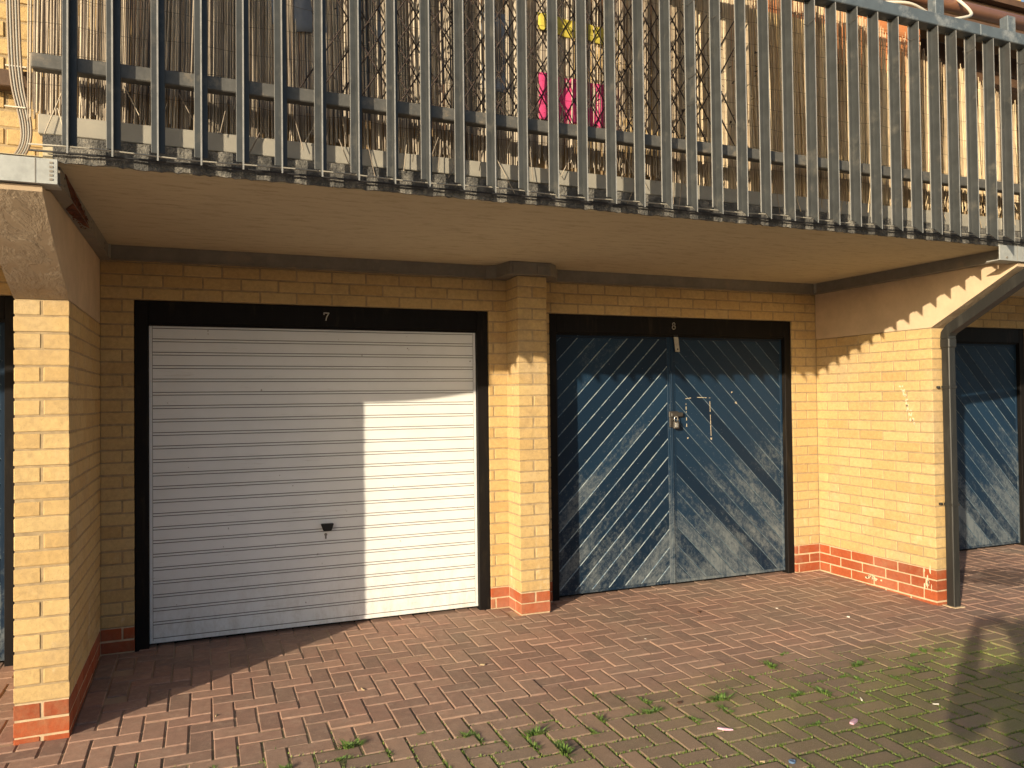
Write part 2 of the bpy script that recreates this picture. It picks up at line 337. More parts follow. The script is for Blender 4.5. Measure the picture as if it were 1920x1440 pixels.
# ------------------------------------------------------------------ ground
def ground():
    b=MB()
    b.quad([(-120,60,-.175),(-120,-4.55,-.255),(120,-4.55,-.255),(120,60,-.175)])
    b.quad([(-120,-4.55,-.2449),(-120,-150,-.6),(120,-150,-.6),(120,-4.55,-.2449)])
    o=b.build('ground',M['far_ground'],recalc=False,kind='structure')
    j=MB(); xs=(-2.2,9.6)
    j.quad([(xs[0],.3,zg(0)-.006),(xs[0],0,zg(0)-.006),(xs[1],0,zg(0)-.006),(xs[1],.3,zg(0)-.006)])
    j.quad([(xs[0],0,zg(0)-.006),(xs[0],-4.6,zg(-4.6)-.006),(xs[1],-4.6,zg(-4.6)-.006),(xs[1],0,zg(0)-.006)])
    j.build('joint_bed',M['joint'],recalc=False,kind='structure')
    b=MB(); U=.1; J=.0028; edges=[]
    rnd=random.Random(3)
    def blocked(x0,x1,y0,y1):
        for a0,a1,c0 in ((-T,0.0,-D),(W,W+T,-D),(2.575,2.793,-.228)):
            if x1>a0+.01 and x0<a1-.01 and y1>c0+.01: return True
        return False
    def pv(x0,x1,y0,y1):
        if blocked(x0,x1,y0,y1):
            # trim against the walls
            for a0,a1,c0 in ((-T,0.0,-D),(W,W+T,-D),(2.575,2.793,-.228)):
                if x1>a0+.01 and x0<a1-.01 and y1>c0+.01:
                    if y0<c0-.02: y1=c0
                    elif x0<a0-.02: x1=a0
                    elif x1>a1+.02: x0=a1
                    else: return
        if y1<=y0+.015 or x1<=x0+.015: return
        if y0>.12: return
        dz=rnd.uniform(-.0026,.0022)+.003*math.sin(x0*2.1+y0*1.7)*math.sin(y0*2.6); tx=rnd.gauss(0,.008); ty=rnd.gauss(0,.008)
        cx,cy=(x0+x1)/2,(y0+y1)/2; jj=J*rnd.uniform(.8,1.7)+(.0024*min(1,max(0,(-1.4-y0)/.8)))
        b.box(x0+jj,x1-jj,y0+jj,y1-jj,-.04,0,0,.004,fn=lambda x,y,z:(x,y,z+zg(y)+dz+tx*(x-cx)+ty*(y-cy)))
        edges.append((x0,x1,y0,y1))
    for i in range(-20,94):
        for j in range(-44,2):
            k=(i+j)%4; x=i*U; y=j*U
            if 0<=x<.1 and y>-D-.01: continue
            if k==0:
                if -.11<x<0 and y>-D: continue
                pv(x,x+2*U,y,y+U)
            elif k==2: pv(x,x+U,y,y+2*U)
    y=0.0
    while y>-D: pv(.002,.1,y-.2,y); y-=.2
    b.build('paving',M['paver'],recalc=False,kind='structure')
    return edges
EDGES=ground()

# ------------------------------------------------------------------ brickwork
def bx(b,x0,x1,y0,y1,z0,red,rnd,h=.0655,base=None,j=.0012):
    dx=rnd.uniform(-j,j)
    zz0=z0+.005; zz1=z0+.070+rnd.uniform(-.001,.001)
    if base is not None and zz1<base: return
    cxx,cyy,czz=(x0+x1)/2,(y0+y1)/2,(zz0+zz1)/2; a1,a2,a3,a4=[rnd.gauss(0,.010) for _ in range(4)]; e1,e2=rnd.gauss(0,.0009),rnd.gauss(0,.0009)
    b.box(x0+dx*.5,x1+dx*.5,y0+dx,y1,zz0,zz1,1 if red else 0,rnd.choice((.0018,.0026,.0038)),fn=lambda x,y,z:(x+a1*(z-czz)*.5+rnd.gauss(0,.0003),y+a2*(z-czz)+(rnd.gauss(0,.0003)),z+a3*(x-cxx)*.35+a4*(y-cyy)*.35+e1+rnd.gauss(0,.0004)))
def pier_bricks(name,xa,xb,yd,y_back,red_top,ztop,parent,label,seed):
    rnd=random.Random(seed); b=MB(); k0=-4; n=int(round(ztop/CB))
    for k in range(k0,n):
        z=k*CB; red = z<red_top-.01
        if k%2==0:
            bx(b,xa,xb,yd,yd+.1025,z,red,rnd); y=yd+.1125
        else:
            h=.1025; bx(b,xa,xa+h,yd,yd+.215,z,red,rnd); bx(b,xb-h,xb,yd,yd+.215,z,red,rnd); y=yd+.225
        while y<y_back-.012:
            y1=min(y+.215,y_back-.002)
            if y_back-y1<.03: y1=y_back-.002
            bx(b,xa,xa+.1025,y,y1,z,red,rnd); bx(b,xb-.1025,xb,y,y1,z,red,rnd); y+=.225
    b.box(xa+.0035,xb-.0035,yd+.0035,y_back-.001,k0*CB,red_top,3)
    b.box(xa+.0035,xb-.0035,yd+.0035,y_back-.001,red_top,ztop-.0005,2)
    return b.build(name,[M['yellow_brick'],M['red_brick'],M['mortar'],M['mortar_pale']],parent,label=label)
def wall_run(b,rnd,x0,x1,k,y,red,off):
    z=k*CB; xs=[]; x=-6.0+(off if k%2 else off+.1125)
    cur=x0+.001
    g=math.ceil((x0-x)/.225)*.225+x
    pts=[x0]
    while g<x1-.03:
        if g-pts[-1]>.035: pts.append(g)
        g+=.225
    pts.append(x1)
    for a,c in zip(pts[:-1],pts[1:]):
        bx(b,a+(.005 if a!=x0 else .001),c-(.005 if c!=x1 else .001),y,y+.1025,z,red,rnd)
def main_wall(parent):
    rnd=random.Random(11); b=MB()
    low=[(-.42,-T,0.0),(0.0,.18,0.0),(2.442,2.916,0.0),(5.142,W,CB),(W+T,5.776,CB),(8.002,8.5,CB)]
    for k in range(-3,26):
        for a,c,rt in low: wall_run(b,rnd,a,c,k,0.0,k*CB<rt-.01,.04)
    for k in range(26,31):
        for a,c in ((-3.0,-T),(0.0,W),(W+T,8.5)): wall_run(b,rnd,a,c,k,0.0,False,.04)
    for a,c,rt in ((-.42,.18,0),(2.442,2.916,0),(5.142,5.776,CB),(8.002,8.5,CB)): b.box(a+.002,c-.002,.0035,.11,-.25,rt,3); b.box(a+.002,c-.002,.0035,.11,rt,ZL,2)
    b.box(-3,8.5,.0035,.11,ZL+.0005,2.34,2)
    return b.build('brick_wall',[M['yellow_brick'],M['red_brick'],M['mortar'],M['mortar_pale']],parent,label='yellow brick wall round the garage doors with a red brick base')

blk=empty('garage_block',(0,0,zg(0)),'yellow brick garage block with white and blue doors under a concrete balcony slab','garage building')
main_wall(blk)
pier_bricks('brick_pier',-T,0.0,-D,0.0,0.0,ZB,blk,'sunlit yellow brick pier left of the white garage door',1)
pier_bricks('brick_pier',W,W+T,-D,0.0,CB,ZB,blk,'sunlit yellow brick side wall right of the blue garage door',2)
pier_bricks('brick_pillar',2.575,2.793,-.228,0.0,0.0,2.175,blk,'slim brick pillar between the two garage doors',3)
# corbels
def corbel(xa,xb,label):
    b=MB()
    lo=[]; n=10
    for i in range(n+1):
        t=i/n; y=-D-.0+(-.635)*t; z=ZB+.002+.335*t-.022*math.sin(math.pi*t)*(1 if xa<1 else .0)
        lo.append((y,z))
    poly=[(-.002,ZB+.002)]+lo+[(-1.768,2.158),(-1.69,2.160),(-1.60,2.1795),(-.002,2.1795)]
    k=len(poly); n0=len(b.v)
    b.v+=[(xa,)+p for p in poly]+[(xb,)+p for p in poly]
    b.f+=[tuple(range(n0,n0+k)),tuple(range(n0+2*k-1,n0+k-1,-1))]; b.m+=[0,0]
    for i in range(k):
        j=(i+1)%k; b.f.append((n0+i,n0+k+i,n0+k+j,n0+j)); b.m.append(1 if 1<=i<=n else 0)
    return b.build('corbel',[M['render'],M['trowel']],blk,label=label)
corbel(-T,0.0,'rendered concrete corbel on the left pier, rough trowelled front'); corbel(W,W+T,'rendered concrete corbel on the right pier')
# slab: soffit + stepped edge
b=MB()
b.prism([(YS,2.254),(0.0,ZS),(2.0,ZS),(2.0,2.345),(YS,2.345)],'x',0.0,8.5)
b.box(-3.0,-.002,-1.745,2.0,ZS+.01,2.277,0)
sl_=b.build('balcony_slab',[M['soffit']],blk,label='board marked concrete balcony slab over both garages')
b=MB(); rnd=random.Random(5)
# rough bitumen strip on the edge, subdivided so that its lower rim is ragged
def ragged(b,x0,x1,y0,y1,z0,z1,amp,step=.02):
    n=int((x1-x0)/step); pr=None
    for i in range(n+1):
        x=x0+i*step; zb=z0+rnd.uniform(-amp,amp); yy=y0+rnd.uniform(-amp,amp)*.6; zt=z1+rnd.uniform(-amp,amp)*.5
        cur=[(x,yy,zb),(x,yy,zt),(x,y1,zt),(x,y1,zb)]
        if pr:
            for q in range(4): b.quad([pr[q],cur[q],cur[(q+1)%4],pr[(q+1)%4]])
        pr=cur
ragged(b,.035,8.5,YS-.010,YS-.0005,2.2545,2.312,.004)
ragged(b,.0,8.5,YS-.004,YS+.009,2.3125,2.358,.0035)
b.build('edge_coating',M['slab_edge'],sl_)
b=MB(); x=-.02; rnd=random.Random(9)
while x<8.4:
    x1=min(x+rnd.uniform(1.1,1.7),8.5); b.box(x+.002,x1,YS+.012,YS+.045,2.366+rnd.uniform(-.003,.003),2.442,0,.003); x=x1
b.build('trim_board',M['trim'],sl_)
# steel channels below the slab
def channel_run(p0,p1,label=None,side=1):
    """C section from p0 to p1 (xy), web facing inside"""
    b=MB(); a=Vector(p0+(0,)); c=Vector(p1+(0,)); d=(c-a).normalized(); nrm=Vector((d.y,-d.x,0))*side
    def seg(n0,n1,z0,z1):
        P=[]
        for q in (a,c):
            for nn,z in ((n0,z0),(n1,z0),(n1,z1),(n0,z1)): P.append(tuple(q+nrm*nn+Vector((0,0,z))))
        n=len(b.v); b.v+=P; b.f+=[(n,n+1,n+2,n+3),(n+7,n+6,n+5,n+4)]+[(n+i,n+4+i,n+4+(i+1)%4,n+(i+1)%4) for i in range(4)]; b.m+=[0]*6
    seg(.042,.050,ZC0+.006,ZS-.001); seg(0.002,.055,ZC0,ZC0+.006)
    L=(c-a).length; 
    for t in range(int(L/.55)+1):
        p=a+d*min(L-.1,(.25+.55*t)); 
        for zz in (2.205,2.235): b.tube([p+nrm*.05+Vector((0,0,zz)),p+nrm*.054+Vector((0,0,zz))],.0045,8)
    return b.build('steel_channel',M['steel'],blk,**({'label':label} if label else {}))
channel_run((.06,0),(2.41,0)); channel_run((2.96,0),(W-.06,0))
channel_run((0,-1.69),(0,0.0),'steel channel on the left corbel with a rusted hole',-1) if False else None
lc=channel_run((0.0,0.0),(0.0,-1.70),'steel channel on the left corbel, rusted through near its front end',-1)
channel_run((W,-1.70),(W,0.0),'steel channel along the right corbel',-1)
b=MB()
b.prism([(2.41,-.0),(2.41,-.055),(2.47,-.10),(2.50,-.285),(2.80,-.285),(2.87,-.22),(2.93,-.10),(2.96,-.055),(2.96,0)],'z',2.176,2.262)
b.box(2.52,2.60,-.291,-.2855,2.185,2.255); b.box(2.70,2.775,-.291,-.2855,2.185,2.255)
for x in (2.54,2.58,2.72,2.755):
    for z in (2.2,2.24): b.tube([(x,-.291,z),(x,-.296,z)],.006,8)
b.build('pillar_collar',M['steel'],blk,label='dark steel collar round the head of the brick pillar')
for px_ in (.045,W-.062):
    b=MB(); b.box(px_,px_+.017,-.075,-.054,2.185,2.262); b.build('corner_plate',M['zinc'],blk)
# rust hole on left channel: ragged plate on web and underside
rnd=random.Random(21)
def blob(pts,jit): return [(p[0]+rnd.uniform(-jit,jit),p[1]+rnd.uniform(-jit,jit)) for p in pts]
rp=[(-1.60,2.258),(-1.52,2.25),(-1.40,2.245),(-1.28,2.238),(-1.16,2.225),(-1.02,2.212),(-.93,2.200),(-.90,2.184),(-1.05,2.184),(-1.2,2.184),(-1.33,2.184),(-1.42,2.20),(-1.5,2.225),(-1.58,2.245)]
b=MB(); b.prism(blob(rp,.006),'x',.0505,.054,0)
b.prism([(.012,-1.30),(.056,-1.42),(.057,-1.2),(.057,-.92),(.04,-.98),(.028,-1.10),(.016,-1.2)],'z',2.1765,2.1798,0)
b.build('rust_patch',M['rust'],lc,label='flaking brown rust patch')
b=MB()
for i in range(60):
    y=rnd.uniform(-1.5,-.95); z=2.183+rnd.uniform(0,.05)*(1-(y+1.5)/.8)+.0; x=.055; s=rnd.uniform(.006,.018)
    p=Vector((x,y,z)); q=[p+Vector((rnd.uniform(0,.012),rnd.uniform(-s,s),rnd.uniform(-s,s))) for _ in range(3)]; b.quad(q)
for i in range(50):
    y=rnd.uniform(-1.38,-.95); x=rnd.uniform(.022,.055); s=rnd.uniform(.006,.016); p=Vector((x,y,2.174))
    b.quad([p+Vector((rnd.uniform(-s,s),rnd.uniform(-s,s),rnd.uniform(-.012,0))) for _ in range(3)])
b.build('rust_flakes',M['rust'],lc,recalc=False)
# galvanised front beams left and right
def front_beam(x0,x1,label):
    b=MB(); b.box(x0,x1,-1.790,-1.783,2.162,2.258,0,.001); b.box(x0,x1,-1.782,-1.70,2.162,2.168); b.box(x0,x1,-1.782,-1.766,2.250,2.258)
    o=b.build('front_beam',M['galv'],blk,label=label); return o
fb=front_beam(-3.0,.055,'bright galvanised beam end below the sunlit brick parapet')
b=MB(); b.box(-.020,-.017,-1.7915,-1.7902,2.164,2.256)
for i in range(5): b.box(.028,.040,-1.792,-1.7902,2.175+i*.016,2.183+i*.016,0,.0)
b.build('weld_seam',M['steel'],fb)
fb2=front_beam(5.20,8.5,'galvanised beam end at the right edge under the fence')
b=MB(); b.box(5.36,5.362,-1.7915,-1.7902,2.164,2.256); b.tube([(5.262,-1.790,2.18),(5.262,-1.796,2.18)],.007,8); b.build('weld_seam',M['steel'],fb2)

# ------------------------------------------------------------------ text-like numerals
def strokes(b,pl,x,z,h,y,w=.0045):
    for seg in pl:
        P=[(x+p[0]*h,y,z+p[1]*h) for p in seg]
        for a,c in zip(P[:-1],P[1:]):
            d=(Vector(c)-Vector(a)); L=d.length; d.normalize(); n=Vector((-d.z,0,d.x))*w
            A=Vector(a)-d*w*.5; C=Vector(c)+d*w*.5
            q=[A+n,C+n,C-n,A-n]; n0=len(b.v)
            b.v+=[tuple(t) for t in q]+[tuple(t+Vector((0,.004,0))) for t in q]
            b.f+=[(n0,n0+1,n0+2,n0+3),(n0+7,n0+6,n0+5,n0+4)]+[(n0+i,n0+4+i,n0+4+(i+1)%4,n0+(i+1)%4) for i in range(4)]; b.m+=[0]*6
def arc(cx,cz,rx,rz,a0,a1,n=14): return [(cx+rx*math.cos(R(a0+(a1-a0)*i/n)),cz+rz*math.sin(R(a0+(a1-a0)*i/n))) for i in range(n+1)]
SEVEN=[[(-.33,.78),(-.33,1),(.33,1),(.02,.45),(-.08,0)]]
EIGHT=[arc(0,.74,.20,.23,0,360),arc(0,.26,.26,.27,0,360)]

# ------------------------------------------------------------------ door frames
def frame(parent,x0,x1,xl,xr,zh,label=None):
    b=MB(); zb=zg(0)-.01
    b.box(x0+.002,xl,.012,.09,zb,ZL-.002,0,.003); b.box(xr,x1-.002,.012,.09,zb,ZL-.002,0,.003)
    b.box(xl+.0005,xr-.0005,.014,.09,zh,ZL-.002,0,.003)
    b.box(xl+.0005,xr-.0005,.030,.09,zh-.014,zh-.0005,0,.001)
    b.box(x0,x1,.10,.2,-.2,ZL)   # dark behind
    return b.build('door_frame',M['black'],parent,label='black painted timber frame')
# white door
def ribbed_door():
    x0,x1=.259,2.359; z0,z1=-.128,1.806; y=.048
    b=MB(); xa,xb=x0+.020,x1-.020
    # profile along z: flat field, V groove, narrow band, V groove
    rows=23; zt=z1-.022; zb=z0+.028; pitch=(zt-zb)/rows
    prof=[(z0,y),(zb-.004,y)]; g=.0024; gd=.0045; mats=[0]
    def V(z): 
        prof.extend([(z-g,y),(z-g*.35,y+gd),(z+g*.35,y+gd),(z+g,y)]); 
    for r in range(rows+1):
        zc=zb+r*pitch
        if r==rows: V(zc); break
        V(zc); V(zc+.017) if r>0 else None
    prof.append((z1,y)); prof.sort(key=lambda p:p[0])
    nx=1
    for (za,ya),(zc,yc) in zip(prof[:-1],prof[1:]):
        if zc-za<1e-6: continue
        m=1 if (ya>y+1e-4 or yc>y+1e-4) else 0
        b.quad([(xa,ya,za),(xb,ya,za),(xb,yc,zc),(xa,yc,zc)],m)
    # stiles left and right, with the narrow dark joint beside them
    for s0,s1 in ((x0,xa-.003),(xb+.003,x1)): b.box(s0,s1,y-.0015,y+.03,z0,z1,0,.001)
    for s0,s1 in ((xa-.003,xa),(xb,xb+.003)): b.quad([(s0,y+.003,z0),(s1,y+.003,z0),(s1,y+.003,z1),(s0,y+.003,z1)],1)
    b.quad([(x0,y,z0),(x1,y,z0),(x1,y+.03,z0),(x0,y+.03,z0)]); b.quad([(x0,y,z1),(x1,y,z1),(x1,y+.03,z1),(x0,y+.03,z1)])
    b.box(x0,x1,y-.003,y-.0012,z0,z0+.014,0)
    d=b.build('garage_door',[M['white_door'],M['groove']],blk,label='white ribbed up-and-over garage door numbered 7')
    h=MB(); hx,hz=1.314,.502
    P=[(hx-.041,hz+.022),(hx-.036,hz+.026),(hx+.036,hz+.026),(hx+.041,hz+.022),(hx+.028,hz-.017),(hx+.022,hz-.021),(hx-.022,hz-.021),(hx-.028,hz-.017)]
    h.prism(P,'y',y-.040,y-.022); h.tube([(hx,y-.022,hz),(hx,y+.001,hz)],.016,14); h.build('handle',M['black_plastic'],d,label='black trapezoid turn handle')
    k=MB(); k.tube([(hx-.006,y-.004,.452),(hx-.006,y-.0005,.452)],.0095,14); k.box(hx-.0115,hx-.0005,y-.0035,y-.0005,.424,.452,0,.001); k.build('keyhole',M['steel'],d)
    fr=frame(d,.18,2.442,.258,2.36,1.812)
    n=MB(); strokes(n,SEVEN,1.318,1.856,.048,.010,.0034); n.build('house_number',M['number_paint'],d,label='painted number 7')
    return d
ribbed_door()

# chevron doors
def clip(poly,f):
    out=[]
    for i in range(len(poly)):
        a=poly[i]; c=poly[(i+1)%len(poly)]; fa,fc=f(a),f(c)
        if fa>=0: out.append(a)
        if (fa>=0)!=(fc>=0):
            t=fa/(fa-fc); out.append((a[0]+(c[0]-a[0])*t,a[1]+(c[1]-a[1])*t))
    return out
def leaf_mesh(b,x0,x1,z0,z1,y,sgn,pitch=.1,phase=0.0):
    """diagonal boards; sgn=+1 rises to the right; coordinate t=(z - sgn*x)/sqrt2"""
    r2=math.sqrt(2); m=.022
    t=lambda p:(p[1]-sgn*p[0])/r2
    cs=[(x0+m,z0+m),(x1-m,z0+m),(x1-m,z1-m),(x0+m,z1-m)]
    ts=[t(c) for c in cs]; k0=math.floor((min(ts)-phase)/pitch); k1=math.ceil((max(ts)-phase)/pitch); c=.0055; gd=.006
    for k in range(k0,k1):
        a=phase+k*pitch; e=a+pitch
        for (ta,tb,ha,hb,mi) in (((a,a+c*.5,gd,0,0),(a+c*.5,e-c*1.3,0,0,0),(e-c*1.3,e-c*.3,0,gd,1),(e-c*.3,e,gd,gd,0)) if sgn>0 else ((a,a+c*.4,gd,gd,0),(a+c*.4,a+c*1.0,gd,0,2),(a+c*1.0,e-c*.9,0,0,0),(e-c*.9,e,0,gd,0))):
            pl=clip(clip(list(cs),lambda p:t(p)-ta),lambda p:tb-t(p))
            if len(pl)<3: continue
            b.quad([(p[0],y+ha+(hb-ha)*min(1,max(0,(t(p)-ta)/(tb-ta))),p[1]) for p in pl],mi)
    # perimeter rails of the leaf
    b.box(x0,x0+m-.001,y-.002,y+.03,z0,z1,0,.0015); b.box(x1-m+.001,x1,y-.002,y+.03,z0,z1,0,.0015)
    b.box(x0+m,x1-m,y-.002,y+.03,z0,z0+m-.001,0,.0015); b.box(x0+m,x1-m,y-.002,y+.03,z1-m+.001,z1,0,.0015)
def weld_islands(o):
    import bmesh
    bm=bmesh.new(); bm.from_mesh(o.data); bmesh.ops.remove_doubles(bm,verts=bm.verts,dist=.00005); bm.to_mesh(o.data); bm.free()
def chevron_door(dx,label,full=True):
    y=.05; d=None; xl,xr=2.978+dx,5.072+dx; xm=3.985+dx; z0,z1=-.128,1.800
    b=MB(); leaf_mesh(b,xl,xm-.016,z0,z1,y,+1,phase=.02); leaf_mesh(b,xm+.016,xr,z0,z1,y,-1,phase=.055)
    b.box(xm-.0155,xm+.0155,y-.006,y+.03,z0,z1,0,.002)
    b.box(xm-.003,xm+.003,y-.011,y-.0065,z0,z1,0,.001)
    d=b.build('garage_door',[M['blue'],M['blue_edge'],M['blue_edge_dull']],blk,recalc=False,label=label)
    frame(d,2.916+dx,5.142+dx,xl-.002,xr+.002,1.812)
    return d
d8=chevron_door(0,'faded blue double garage door with chevron boards numbered 8')
d9=chevron_door(2.86,'shaded blue chevron garage door beyond the downpipe at right')
d6=chevron_door(-(5.072+.487),'blue chevron garage door at the left edge behind the pier')
n=MB(); strokes(n,EIGHT,3.992,1.858,.052,.010,.0034); n.build('house_number',M['number_paint'],d8,label='painted number 8')
# hasp plate, bolt plate, padlock, glue marks
b=MB()
P=[(4.000,1.822),(4.040,1.822),(4.056,1.683),(4.016,1.683)]; b.prism(P,'y',.030,.034); b.tube([(4.036,.0285,1.703),(4.036,.031,1.703)],.007,10,1)
b.build('bolt_plate',[M['zinc'],M['lock_dark']],d8,label='pale metal plate hanging at the top of the blue door')
b=MB(); b.box(3.965,4.072,.018,.040,1.172,1.205,0,.005); b.box(3.955,3.985,.030,.044,1.09,1.215,0,.003); b.box(3.95,4.03,.026,.0435,1.165,1.215,0,.004)
b.build('hasp',M['lock_dark'],d8)
pad=empty('padlock',(3.995,.02,1.10),'small steel padlock hanging from the dark hasp of the blue door','padlock')
b=MB(); b.box(3.972,4.022,-.004,.020,1.078,1.138,0,.006); b.build('lock_body',M['lock_dark'],pad)
b=MB(); b.box(3.984,4.008,-.0065,-.0045,1.09,1.126,0,.001); b.build('lock_face',M['chrome'],pad)
b=MB(); pts=[(3.982,.009,1.137),(3.982,.009,1.156)]+[(3.997+.015*math.cos(R(a)),.009,1.160+.015*math.sin(R(a))) for a in range(180,-1,-30)]+[(4.012,.009,1.137)]
b.tube(pts,.004,8); b.build('shackle',M['chrome'],pad,smooth=True)
b=MB(); rnd=random.Random(4)
def streak(x0,z0,x1,z1,w=.0028,gaps=0.2):
    L=math.hypot(x1-x0,z1-z0); n=int(L/.012); 
    for i in range(n):
        if rnd.random()<gaps: continue
        a=i/n; c=(i+1.05)/n; ww=w*rnd.uniform(.4,1.2); px,pz=-(z1-z0)/L*ww,(x1-x0)/L*ww
        A=(x0+(x1-x0)*a,z0+(z1-z0)*a); C=(x0+(x1-x0)*c,z0+(z1-z0)*c)
        b.prism([(A[0]+px,A[1]+pz),(C[0]+px,C[1]+pz),(C[0]-px,C[1]-pz),(A[0]-px,A[1]-pz)],'y',.0475,.0490)
streak(4.118,1.30,4.122,1.09,gaps=.35); streak(4.115,1.312,4.165,1.318,gaps=.05); streak(4.225,1.322,4.35,1.316,gaps=.1); streak(4.345,1.29,4.352,1.0,gaps=.12)
for (x,z,r) in ((4.352,.99,.014),(4.13,1.0,.01),(4.60,1.275,.012),(4.56,1.36,.008)):
    b.prism([(x+r*rnd.uniform(.4,1)*math.cos(R(a)),z+r*rnd.uniform(.4,1.1)*math.sin(R(a))) for a in range(0,360,40)],'y',.0465,.0485)
b.build('glue_marks',M['residue'],d8,label='pale broken outline of old glue on the right leaf')

# ------------------------------------------------------------------ palisade fence
fence=empty('palisade_fence',(0,-1.79,2.275),'dark grey steel palisade fence of T shaped bars along the balcony edge','fence')
YF=-1.872
def bar_mesh():
    b=MB(); zt=3.472
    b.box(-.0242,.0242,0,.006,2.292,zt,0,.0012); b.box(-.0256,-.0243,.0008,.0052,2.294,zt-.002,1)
    # stem: slanted foot
    w=.003; y0=-.048; y1=-.0005
    pts=[(y1,2.292),(y0,2.250),(y0,zt),(y1,zt)]
    n=len(b.v); b.v+=[(-w,)+p for p in pts]+[(w,)+p for p in pts]
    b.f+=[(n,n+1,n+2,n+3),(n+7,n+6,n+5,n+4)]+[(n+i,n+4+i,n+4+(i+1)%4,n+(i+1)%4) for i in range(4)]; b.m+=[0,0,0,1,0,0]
    return b
proto=bar_mesh().build('bar',[M['paint_grey'],M['bar_highlight']],fence)
rnd=random.Random(8)
for i in range(0,55):
    x=.1037+.1532*i
    o=proto if i==0 else proto.copy()
    if i: COL.objects.link(o)
    o.location=(x,YF,rnd.uniform(-.002,.002)); o.rotation_euler=(0,R(rnd.uniform(-.08,.08)),R(rnd.uniform(-1.5,1.5)))
b=MB(); b.box(-.02,8.6,YF+.0065,YF+.056,2.572,2.628,0,.004); b.build('mid_rail',M['rail'],fence)
b=MB(); b.box(-.03,4.90,-1.922,-1.842,3.474,3.545,0,.004); b.box(4.902,8.6,-1.921,-1.843,3.475,3.544,0,.004); b.build('top_rail',M['top_rail'],fence)
for x0,x1,h in ((4.545,4.615,.5),(5.155,5.225,.10),(3.3,3.37,.5),(2.1,2.17,.5),(6.4,6.47,.5)):
    b=MB(); b.box(x0,x1,-1.91,-1.855,3.5455,3.545+h,0,.003); b.build('post_stub',M['top_rail'],fence)
# wires along the feet of the bars
w=MB(); rnd=random.Random(2)
pts=[(-.04+.12*i,-1.800-.003*math.sin(i*1.3),2.304+.004*math.sin(i*.9)-.0006*i*.0) for i in range(60)]
w.tube(pts,.0032,6); o=w.build('metal_wire',M['zinc'],smooth=True,label='thin bright wire running along the feet of the fence bars',category='wire')
w=MB(); pts=[(-.04+.1*i,-1.825+.004*math.sin(i*.7),2.290+.004*math.sin(i*.5+1)) for i in range(72)]
pts=[(p[0],-1.785,2.286+.003*math.sin(p[0]*3)) for p in pts]
w.tube(pts,.0042,6); w.build('black_cable',M['rubber'],smooth=True,label='black cable running along the slab edge below the fence',category='cable')
# wire ties round bars
ORD=[]
tw=MB(); tw.tube([(-.035,.006,.006),(-.012,-.006,-.004),(0,-.052,.0),(.008,-.050,.012),(.03,.0,.014),(.045,.01,.006),(.012,-.012,-.008)],.0016,5)
def tie_at(i,z,first=[None]):
    x=.1037+.1532*i
    if first[0] is None:
        o=tw.build('wire_tie',M['lock_dark'],smooth=True); first[0]=o
    else: o=first[0].copy(); COL.objects.link(o)
    o.location=(x,YF,z); o.rotation_euler=(R(random.uniform(-12,12)),0,R(random.uniform(-10,10)))
    ORD.append((o,'dark twisted wire tie on a fence bar','wire tie','wire ties on the fence bars'))
for i,z in ((18,3.31),(18,2.94),(18,2.80),(19,3.27),(23,3.34),(25,3.40),(28,3.38),(31,3.38),(34,3.38),(13,3.33)): tie_at(i,z)

# ------------------------------------------------------------------ reed screen
def reeds():
    rnd=random.Random(13); b=MB()
    x=-.05
    def top(x): return 4.25 if x<3.35 else 3.63 if x<4.1 else 3.57-(x-4.1)*.26  # left canes raised out of view to shade the wall behind
    dens=[(-.05,1.15,1.25),(1.15,2.05,.98),(2.05,2.65,.82),(2.65,3.3,1.2),(3.3,8.6,1.35)]
    def bot(x): return 2.465-.03*math.sin(x*1.9+1)-(.05 if 1.2<x<2.0 or 3.2<x<4.2 else 0)
    for layer in range(2):
        x=-.06
        while x<7.2:
            dd=[d for a,c,d in dens if a<=x<c]; dd=dd[0] if dd else 1
            r=rnd.uniform(.0026,.0050)
            clump=.5+.5*math.sin(x*23+2*math.sin(x*7)+layer*2)
            p=dd*(1 if layer==0 else .75*dd)
            if rnd.random()<p*(.70+.42*clump):
                zb=bot(x)+rnd.gauss(0,.022)-(rnd.random()<.12)*rnd.uniform(.0,.06); zt=top(x)+rnd.gauss(0,.025)
                y=-1.69-.022*math.sin(x*5.3)-.012*math.sin(x*17)-.018*layer+rnd.uniform(-.006,.006); y=max(min(y,-1.685),-1.742)
                if layer==1: y-=.0
                lean=.035*math.sin(x*3.1+.5)+rnd.gauss(0,.008)+(rnd.gauss(0,.03) if rnd.random()<.08 else 0); 
                pts=[]
                for t in (0,.33,.66,1):
                    z=zb+(zt-zb)*t; pts.append((x+lean*(t-.3)+rnd.gauss(0,.0015),y+rnd.gauss(0,.002),z))
                b.tube(pts,[r*.7,r,r,r*.6],4,0,False)
            x+=r*(1.9 if layer==0 else 2.8)
    # ragged stray canes
    for i in range(90):
        x=rnd.uniform(0,5.4); z=rnd.uniform(2.44,2.62); a=rnd.uniform(-.5,.5); L=rnd.uniform(.06,.18)
        y=-1.752+rnd.uniform(-.012,.0); b.tube([(x,y,z),(x+math.sin(a)*L,y-.01,z-math.cos(a)*L)],.0022,4,0,False)
    s=empty('reed_screen',(2.6,-1.69,2.45),'weathered reed screen behind the palisade bars, ragged along its bottom','reed screen')
    b.build('canes',M['reed'],s,smooth=True,recalc=False)
    w=MB()
    for z in [2.56+.115*i for i in range(10)]:
        pts=[(-.05+.06*i,-1.747-.003*math.sin(i),z+.006*math.sin(i*.8+z*9)) for i in range(122)]
        w.tube(pts,.0009,4,0,False)
    w.build('binding_wire',M['lock_dark'],s)
reeds()
